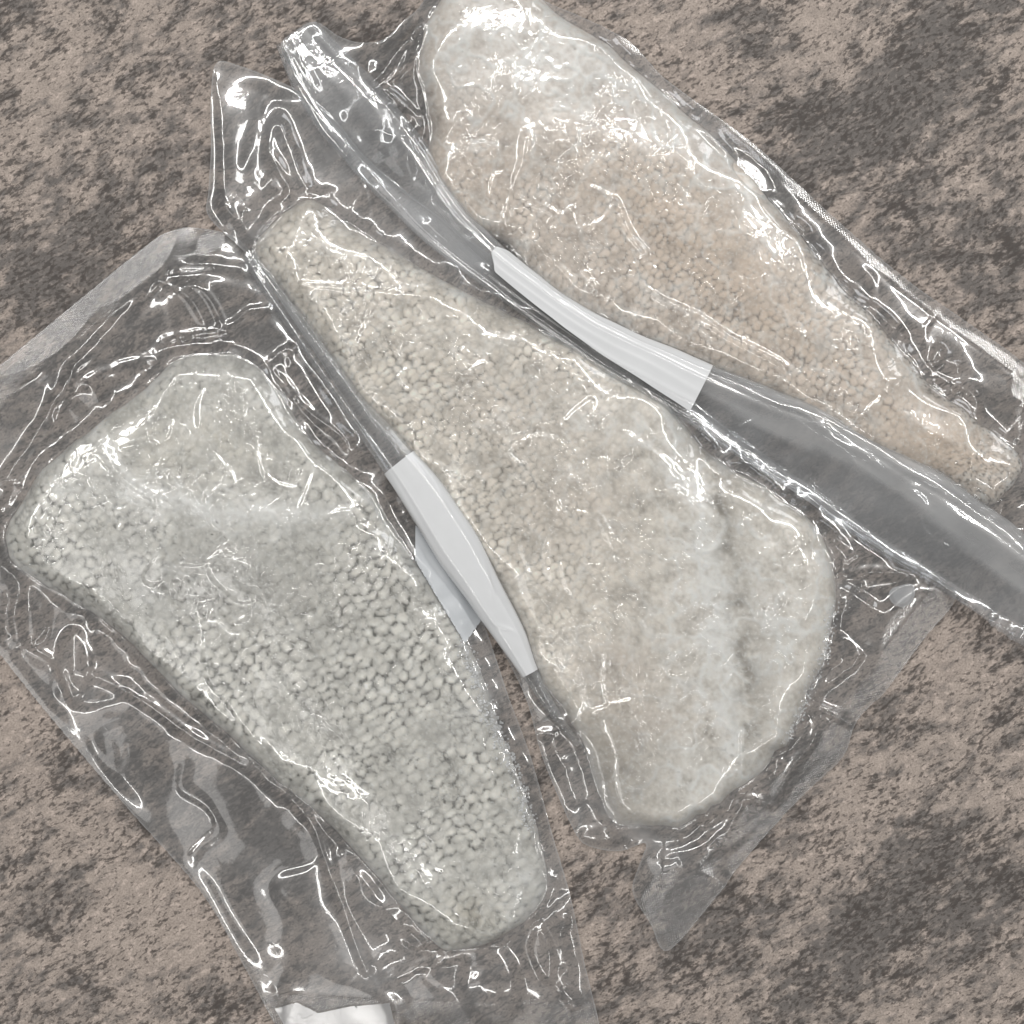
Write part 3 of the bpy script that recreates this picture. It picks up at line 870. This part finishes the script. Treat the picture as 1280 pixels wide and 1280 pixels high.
def bag_height(key, x, y):
    B = dict(BAGS[key], puffs=PUFFS[key])
    zf, d, ns = fish_surface(B['fish'], x, y)
    sd = B['seed']
    rel, _ = (None, None)
    dout = np.clip(-d, 0, 400)
    Lf = 17 + 13 * noise(ns / 95, ns * 0, sd + 1) + 7 * noise(ns / 33, ns * 0 + 3, sd + 2)
    Lf = np.clip(Lf, 7, 40)
    tent = B['z0'] * np.exp(-(dout / Lf)) * (1 + 0.25 * noise(ns / 28, dout / 50, sd + 3))
    z = smax(np.where(d > 0, zf, 0) + 0.0009, tent + 0.0004, 0.0022)
    # pleats running out from the fillet's rim, only outside
    pl = np.abs(noise(ns / 60, dout / 160, sd + 4))
    z = z + 0.0007 * smooth(0.45, 0.0, pl) * smooth(2, 14, dout) * np.exp(-dout / 38) * smooth(-0.2, 0.3, noise(ns / 120, ns * 0 + 7, sd + 5))
    z = z + 0.0003 * np.exp(-((dout - 5 - 3 * noise(ns / 40, ns * 0, sd + 11)) / 4.0) ** 2) * (d < 0) * smooth(-0.5, 0.3, noise(ns / 70, ns * 0 + 2, sd + 12))
    # slack in the empty margin
    bd, _, _, bs = sdist(x, y, B['P'])
    free = smooth(6, 40, dout) * smooth(2, 26, bd)
    z = z + free * (0.0012 * (noise(x / 85, y / 85, sd + 6) + 0.6))
    cre = smooth(0.22, 0.0, np.abs(noise(x / 120 + 0.2 * noise(x / 50, y / 50, sd), y / 120, sd + 8)))
    z = z + free * 0.0005 * cre
    z = z + ridges(x, y, B['ridges']) + pockets(x, y, B['pockets'])
    for cx, cy, r, ry, ang, hh in B['puffs']:
        z = z + 0.001 * hh * gauss(x, y, cx, cy, r, ry, ang) * smooth(-4, 14, dout) * smooth(0, 24, bd)
    # seals lie flat with long gentle waves
    seal = np.zeros_like(x)
    for P, w in SEALS[key]:
        sdist_, _, _, _ = poly_dist(x, y, spline(P, False, 4), False)
        seal = np.maximum(seal, smooth(w + 3, w - 3, sdist_))
    seal = seal * smooth(6, 14, dout)
    for (cx, cy, r, ry, ang, lx, ly, lz) in TILTS[key]:
        p = Vector(((cx - 640) * S, (640 - cy) * S, 0))
        n = ((Vector((lx, ly, lz)) - p).normalized() + (Vector((0, 0, 0.62)) - p).normalized()).normalized()
        g = smooth(0.12, 0.5, gauss(x, y, cx, cy, r * 1.2, ry * 1.2, ang))
        z = z * (1 - g) + g * np.maximum(0.0035 - (n.x / n.z) * (x - cx) * S + (n.y / n.z) * (y - cy) * S, 0.0004)
    z = z + 0.3 * seal * 0.0006 * (1 + noise(x / 50, y / 50, sd + 9))
    return z, d, bd, seal


def stack_height(keys, x, y):
    """top of the bags that lie below"""
    z = np.zeros_like(x)
    for k in keys:
        zb, d, bd, s = bag_height(k, x, y)
        z = np.maximum(z, np.where(bd > -1, zb + BASE[k], 0) * smooth(-6, 2, bd))
    return z


film = film_material("clear_vacuum_film", 0.045)
film_roll = film_material("rolled_clear_film", 0.03, (0.94, 0.95, 0.96), 1.8, 0.055)
label_mat = plain("white_label_print", (0.67, 0.685, 0.70), 0.38, 0.5, 0.8)


def build_bag(key, label, below):
    B = BAGS[key]
    root = bpy.data.objects.new("vacuum_bag", None)
    col.objects.link(root)
    root['label'] = label
    root['category'] = 'vacuum bag'
    root['group'] = 'clear vacuum bags on the counter'
    x, y, bd, ns, Fc = grid_patch(B['P'], 1.75)
    z, d, _, seal = bag_height(key, x, y)
    z = z + BASE[key]
    if below:
        zb = stack_height(below, x, y)
        z = np.where(zb > 0.0002, smax(z, zb + 0.0007, 0.0008), z)
    rel, _c = fish_skin(key, x, y, np.clip(d, 0, None))
    z = z + 0.30 * np.clip(rel, -0.001, 0.001) * smooth(0, 25, d)
    me = mesh_arrays("front_film", px_to_world(x, y, z), Fc)
    sd = B['seed']
    over = smooth(0, 18, d)
    wr = smooth(2, 12, d) * (0.55 + 0.45 * smooth(20, 50, d)) * (0.12 + 0.82 * smooth(-0.12, 0.02, fbm(x / 110, y / 110, sd + 20, 3))) 
    if key == 'A':
        wr = wr * (1 - 0.75 * smooth(780, 900, y)) + over * 0.5 * gauss(x, y, 250, 740, 130, 90)
    if key == 'C':
        wr = wr * (1 - 0.85 * gauss(x, y, 620, 40, 170, 120)) * (1 - 0.3 * smooth(800, 1000, x))
    wr = wr + 0.03
    hz = np.zeros_like(x)
    for cx, cy, r, ry, w in B['hazeb']:
        hz += w * gauss(x, y, cx, cy, r, ry, 0.6)
    hz = hz * (0.8 + 0.6 * fbm(x / 30, y / 30, sd + 25, 3))
    hz = hz + 0.16 * smooth(-10, 4, d) * smooth(16, 2, d) * smooth(-0.3, 0.4, fbm(x / 30, y / 30, sd + 28, 3))
    hz = hz + over * 0.10 * smooth(0.1, 0.6, fbm(x / 70, y / 70, sd + 26, 4)) + (1 - over) * (0.15 + 0.12 * fbm(x / 90, y / 90, sd + 27, 4)) + 0.30 * smooth(2.5, 0.3, bd)
    attr(me, "wrinkle", np.clip(wr, 0, 1.3) * (1 - seal))
    attr(me, "seal", seal * (0.5 if key == 'C' else 1.0))
    attr(me, "haze", np.clip(hz, 0, 1))
    attr(me, "double", smooth(3, -6, d))
    link("front_film", me, film, root)
    return root


bagA = build_bag('A', "clear vacuum bag at the lower left, its upper-left corner sealed with a woven band", [])
bagB = build_bag('B', "clear vacuum bag in the middle, narrow rolled white-labelled edge along its left side", ['A'])
bagC = build_bag('C', "clear vacuum bag at the upper right with a wide rolled edge crossing the middle bag", ['A', 'B'])


# ------------------------------------------------------------------ rolled edges and labels
def roll_haze(SS, AA, L, kind):
    t = SS / L
    h = 0.06 + 0.12 * smooth(-0.3, 0.5, noise(SS / 170, AA * 1.3, 31)) + 0.05 * noise(SS / 30, AA * 3, 32)
    up = smooth(1.50, 1.66, AA + 0.25 * noise(SS / 210, SS * 0 + 3, 35)) * smooth(3.3, 2.6, AA)
    if kind == 'wide':
        h = h + up * (0.10 + 0.40 * smooth(0.48, 0.55, t) * (0.8 + 0.5 * noise(SS / 90, AA * 2.5, 36))) + 0.25 * smooth(0.18, 0.22, t) * smooth(0.34, 0.28, t)
    else:
        h = h + 0.18 * up
    return np.clip(h, 0, 1)


def sweep(name, path, mat, parent, seed, t0=0.0, t1=1.0, grow=0.0, step=2.2, ns=60, wav=1.0, arc=None, folds=(), kind='wide'):
    """path rows: x, y, width px, height mm, base mm. A flattened, softly faceted tube."""
    P = spline(path, False, 14)
    L = np.concatenate([[0], np.cumsum(np.hypot(*np.diff(P[:, :2], axis=0).T))])
    s = np.arange(L[-1] * t0, L[-1] * t1, step)
    s = np.append(s, L[-1] * t1)
    Q = np.stack([np.interp(s, L, P[:, k]) for k in range(5)], -1)
    T = np.gradient(Q[:, :2], axis=0)
    T /= np.hypot(T[:, 0], T[:, 1])[:, None] + 1e-9
    N = np.stack([-T[:, 1], T[:, 0]], -1)
    a = np.linspace(0, 2 * math.pi, ns, endpoint=False) if arc is None else np.linspace(0, 1, ns)
    W = Q[:, 2][:, None] / 2 * (1 + 0.04 * wav * noise(s / 60, s * 0, seed)[:, None])
    Hh = Q[:, 3][:, None] * 0.001 / 2
    SS, AA = np.meshgrid(s, a, indexing='ij')
    if arc is not None:
        tt = (s - s[0]) / (s[-1] - s[0])
        AA = np.interp(tt, [0, 0.06, 0.35, 1], arc[0])[:, None] * (1 - AA) + np.interp(tt, [0, 0.06, 0.35, 1], arc[1])[:, None] * AA
    ca, sa = np.cos(AA), np.sin(AA)
    ce = np.sign(ca) * np.abs(ca) ** 0.85
    se = np.sign(sa) * np.abs(sa) ** 0.9
    # long lengthwise facets plus slow waviness
    rr = 1 + wav * (0.04 * noise(SS / 160, AA * 1.2, seed + 1) + 0.012 * noise(SS / 60, AA * 1.5, seed + 2) + 0.02 * smooth(0.2, 0, np.abs(noise(SS / 260, AA * 1.1, seed + 3))))
    for fa, fh, fw in folds:
        rr = rr + fh * np.exp(-((AA - fa - 0.06 * noise(SS / 90, SS * 0 + fa * 9, seed + 5)) / fw) ** 2)
    if kind == 'wide':
        t_ = SS / L[-1]
        for q in (0.930, 0.938, 0.952):
            rr = rr + 0.035 * np.exp(-((t_ - q - 0.004 * np.sin(AA * 2)) / 0.0022) ** 2)
        g_ = np.exp(-((t_ - 0.765) / 0.02) ** 2 - ((AA - 1.6) / 0.45) ** 2)
        rr = rr + 0.16 * g_ * np.exp(-((AA - 1.5 - (t_ - 0.765) * 22) / 0.12) ** 2) - 0.08 * g_ + 0.10 * np.exp(-((t_ - 0.70) / 0.035) ** 2 - ((AA - 1.9 + (t_ - 0.70) * 9) / 0.10) ** 2)
    off = W * ce * rr + grow * ce
    zz = Q[:, 4][:, None] * 0.001 + Hh + Hh * se * rr + grow * S * se
    X = Q[:, 0][:, None] + N[:, 0][:, None] * off
    Y = Q[:, 1][:, None] + N[:, 1][:, None] * off
    co = px_to_world(X.ravel(), Y.ravel(), zz.ravel())
    n = len(s)
    i = np.arange(n * ns).reshape(n, ns)
    j = np.roll(i, -1, axis=1)
    if arc is not None:
        i, j = i[:, :-1], j[:, :-1]
    F = np.stack([i[:-1].ravel(), j[:-1].ravel(), j[1:].ravel(), i[1:].ravel()], -1)
    me = mesh_arrays(name, co, F)
    k = len(co)
    attr(me, "wrinkle", np.full(k, 0.10)); attr(me, "seal", np.zeros(k)); attr(me, "haze", roll_haze(SS, AA, L[-1], kind))
    return link(name, me, mat, parent)


ROLL_C = [(372, 46, 58, 6.0, 1.5), (402, 92, 80, 8.0, 1.8), (450, 152, 95, 9.0, 2.2), (505, 220, 85, 8.5, 2.6), (556, 283, 66, 8.0, 3.0),
          (616, 336, 54, 7.5, 3.0), (688, 391, 50, 7.5, 3.2), (756, 434, 58, 8.0, 3.2), (816, 466, 66, 8.5, 3.2), (870, 494, 76, 9.0, 3.2),
          (944, 532, 94, 9.0, 3.2), (1026, 572, 112, 8.5, 3.0), (1108, 626, 122, 8.0, 2.8), (1196, 682, 120, 8.0, 2.4), (1290, 748, 112, 8.0, 2.2), (1340, 778, 112, 8.0, 2.0)]
ROLL_B = [(312, 318, 16, 3.0, 2.5), (340, 362, 22, 5.0, 3.0), (395, 438, 27, 6.0, 3.2), (445, 508, 32, 7.0, 3.4), (485, 558, 42, 8.5, 3.4), (525, 610, 52, 9.5, 3.2),
          (570, 680, 55, 10.0, 3.0), (610, 745, 44, 9.0, 3.0), (640, 795, 34, 7.0, 3.0), (664, 842, 20, 5.0, 2.8), (690, 885, 14, 3.5, 2.6), (722, 930, 8, 2.0, 2.4)]
FC = ((1.30, 0.09, 0.08), (1.62, 0.05, 0.06), (1.95, 0.07, 0.09), (2.35, 0.05, 0.08), (0.9, 0.05, 0.08), (0.5, 0.05, 0.12))
FB = ((1.15, 0.07, 0.13), (2.05, 0.06, 0.13))
ROLL_C = [(a, b, c, d * 0.78, e) for a, b, c, d, e in ROLL_C]
sweep("rolled_edge", ROLL_C, film_roll, bagC, 7, folds=FC)
sweep("label_panel", ROLL_C, label_mat, bagC, 7, 0.300, 0.553, 1.0, arc=((1.9, 1.45, 1.35, 0.95), (2.3, 3.0, 3.6, 3.9)), folds=FC)
sweep("rolled_edge", ROLL_B, film_roll, bagB, 17, folds=FB, kind='narrow')
sweep("label_panel", ROLL_B, label_mat, bagB, 17, 0.437, 0.853, 1.0, folds=FB)


def draped(name, pts, mat, parent, bag_keys, lift, step=2.0, label=None):
    P = np.array(pts, float)
    x, y, d, ns, Fc = grid_patch(P, step)
    z = stack_height(bag_keys, x, y) + lift
    me = mesh_arrays(name, px_to_world(x, y, z), Fc)
    k = len(x)
    attr(me, "wrinkle", np.full(k, 0.1)); attr(me, "seal", np.zeros(k)); attr(me, "haze", np.full(k, 0.1))
    return link(name, me, mat, parent)


flap_mat = film_material("folded_film", 0.30, (0.85, 0.86, 0.87), 3.0, 0.16)
draped("folded_corner", [(345, 1258), (372, 1250), (400, 1262), (440, 1252), (489, 1246), (497, 1280), (504, 1325), (380, 1325)], flap_mat, bagA, ['A'], 0.0012)
label_soft = plain("white_label_print_under_film", (0.60, 0.63, 0.66), 0.45, 0.5, 0.3, 0.86)
draped("label_panel", [(520, 655), (552, 690), (596, 760), (601, 776), (582, 803), (545, 742), (520, 700)], label_soft, bagA, ['A'], 0.0002)


# ------------------------------------------------------------------ bubbles, frost, flake
def blobs(name, items, mat, parent, rings=4, segs=8, kind='stuff', full=False):
    """many small domes in one mesh; items: x, y, z, r px"""
    V, F = [], []
    for (x, y, z, r) in items:
        b = len(V)
        R = r * S
        cx, cy = (x - 640) * S, (640 - y) * S
        for i in range(rings):
            t = (i / rings) * math.pi / 2
            for j in range(segs):
                a = 2 * math.pi * j / segs
                V.append((cx + R * math.cos(t) * math.cos(a), cy + R * math.cos(t) * math.sin(a), z + R * 0.6 * math.sin(t)))
        V.append((cx, cy, z + R * 0.6))
        for i in range(rings - 1):
            for j in range(segs):
                j2 = (j + 1) % segs
                F.append((b + i * segs + j, b + i * segs + j2, b + (i + 1) * segs + j2, b + (i + 1) * segs + j))
        top = b + rings * segs
        for j in range(segs):
            F.append((b + (rings - 1) * segs + j, b + (rings - 1) * segs + (j + 1) % segs, top))
    me = bpy.data.meshes.new(name)
    me.from_pydata(V, [], F)
    me.polygons.foreach_set("use_smooth", [True] * len(F))
    k = len(V)
    attr(me, "wrinkle", np.zeros(k)); attr(me, "seal", np.zeros(k)); attr(me, "haze", np.full(k, 0.02))
    o = link(name, me, mat, parent)
    if kind:
        o['kind'] = kind
    return o


def scatter(key, clusters, rmin, rmax, seed, lift=0.0):
    rng = np.random.RandomState(seed)
    X, Y, R = [], [], []
    for cx, cy, rx, ry, ang, n in clusters:
        u, v = rng.normal(0, 0.5, n) * rx, rng.normal(0, 0.5, n) * ry
        X += list(cx + u * math.cos(ang) - v * math.sin(ang)); Y += list(cy + u * math.sin(ang) + v * math.cos(ang))
        R += list(rmin + (rmax - rmin) * rng.rand(n) ** 2.5)
    X, Y = np.array(X), np.array(Y)
    z, d, bd, s = bag_height(key, X, Y)
    return [(a, b, c + BASE[key] + lift, r) for a, b, c, r, q in zip(X, Y, z, R, bd) if q > 4]


bubble_mat = film_material("bubble_skin", 0.0, (0.97, 0.97, 0.97), 2.6, 0.05)
blobs("air_bubble", scatter('A', [(418, 478, 60, 26, 0.95, 60), (222, 345, 26, 14, 0.2, 14), (270, 360, 34, 24, 0.3, 22), (240, 790, 30, 20, 0, 14), (330, 340, 60, 10, 0.2, 8)], 1.0, 3.6, 5), bubble_mat, bagA)
blobs("air_bubble", scatter('B', [(1068, 680, 30, 14, 0.5, 16), (1072, 736, 22, 18, 0, 44), (1060, 755, 20, 16, 0, 24), (1010, 870, 14, 40, 0.3, 40), (560, 480, 160, 60, 0.9, 30)], 0.8, 1.9, 6), bubble_mat, bagB)
blobs("air_bubble", scatter('C', [(905, 448, 30, 6, 0.5, 12), (1000, 510, 40, 6, 0.5, 14), (490, 110, 30, 24, 0, 14), (1190, 580, 60, 30, 0.6, 16)], 0.8, 1.9, 7), bubble_mat, bagC)

frost_mat = plain("frost_crystals", (0.80, 0.81, 0.82), 0.25, 0.6, 0.4)


def frost(key, path, n, spread, rmin, rmax, seed, parent):
    rng = np.random.RandomState(seed)
    P = spline(path, False, 8)
    k = rng.randint(0, len(P), n)
    X = P[k, 0] + rng.normal(0, spread, n); Y = P[k, 1] + rng.normal(0, spread, n)
    z, d, ns = fish_surface(key, X, Y)
    z = z + 0.0004 + BASE[key]
    items = [(a, b, c, rmin + (rmax - rmin) * r ** 2) for a, b, c, r, q in zip(X, Y, z, rng.rand(n), d) if q > -6]
    V, F = [], []
    for (x, y, zz, r) in items:
        b = len(V); R = r * S
        ph = rng.rand() * 6.28
        cx, cy = (x - 640) * S, (640 - y) * S
        for j in range(5):
            a = ph + 2 * math.pi * j / 5
            q = R * (0.7 + 0.6 * rng.rand())
            V.append((cx + q * math.cos(a), cy + q * math.sin(a), zz))
        V.append((cx + R * 0.3 * (rng.rand() - .5), cy, zz + R * (0.5 + 0.5 * rng.rand())))
        for j in range(5):
            F.append((b + j, b + (j + 1) % 5, b + 5))
    me = bpy.data.meshes.new("frost_crystals")
    me.from_pydata(V, [], F)
    o = link("frost_crystals", me, frost_mat, parent)
    o['kind'] = 'stuff'
    return o


frost('A', [(580, 800), (600, 860), (622, 915), (645, 965), (664, 1025)], 520, 5, 0.8, 2.2, 1, fishA)
frost('B', [(1043, 760), (1030, 820), (1005, 880), (980, 930)], 260, 6, 0.8, 1.8, 2, fishB)
frost('C', [(940, 487), (1000, 517), (1110, 577), (1220, 627)], 200, 4, 0.7, 1.5, 3, fishC)


def build_flake():
    pts = spline([(1108, 742), (1112, 735), (1120, 732), (1132, 729), (1138, 732), (1138, 742), (1134, 752), (1125, 757), (1115, 756), (1109, 750)], True, 4)
    x, y, d, ns, Fc = grid_patch(pts, 1.0)
    zb = stack_height(['B'], x, y)
    top = zb + 0.0003 + 0.0007 * smooth(0, 5, d)
    me = mesh_arrays("ice_flake", px_to_world(x, y, top), Fc)
    o = link("ice_flake", me, plain("pale_ice", (0.52, 0.54, 0.56), 0.3, 0.5, 0.5, 0.5))
    o['label'] = "small pale rounded ice flake in the empty right corner of the middle bag"
    o['category'] = 'ice flake'


build_flake()
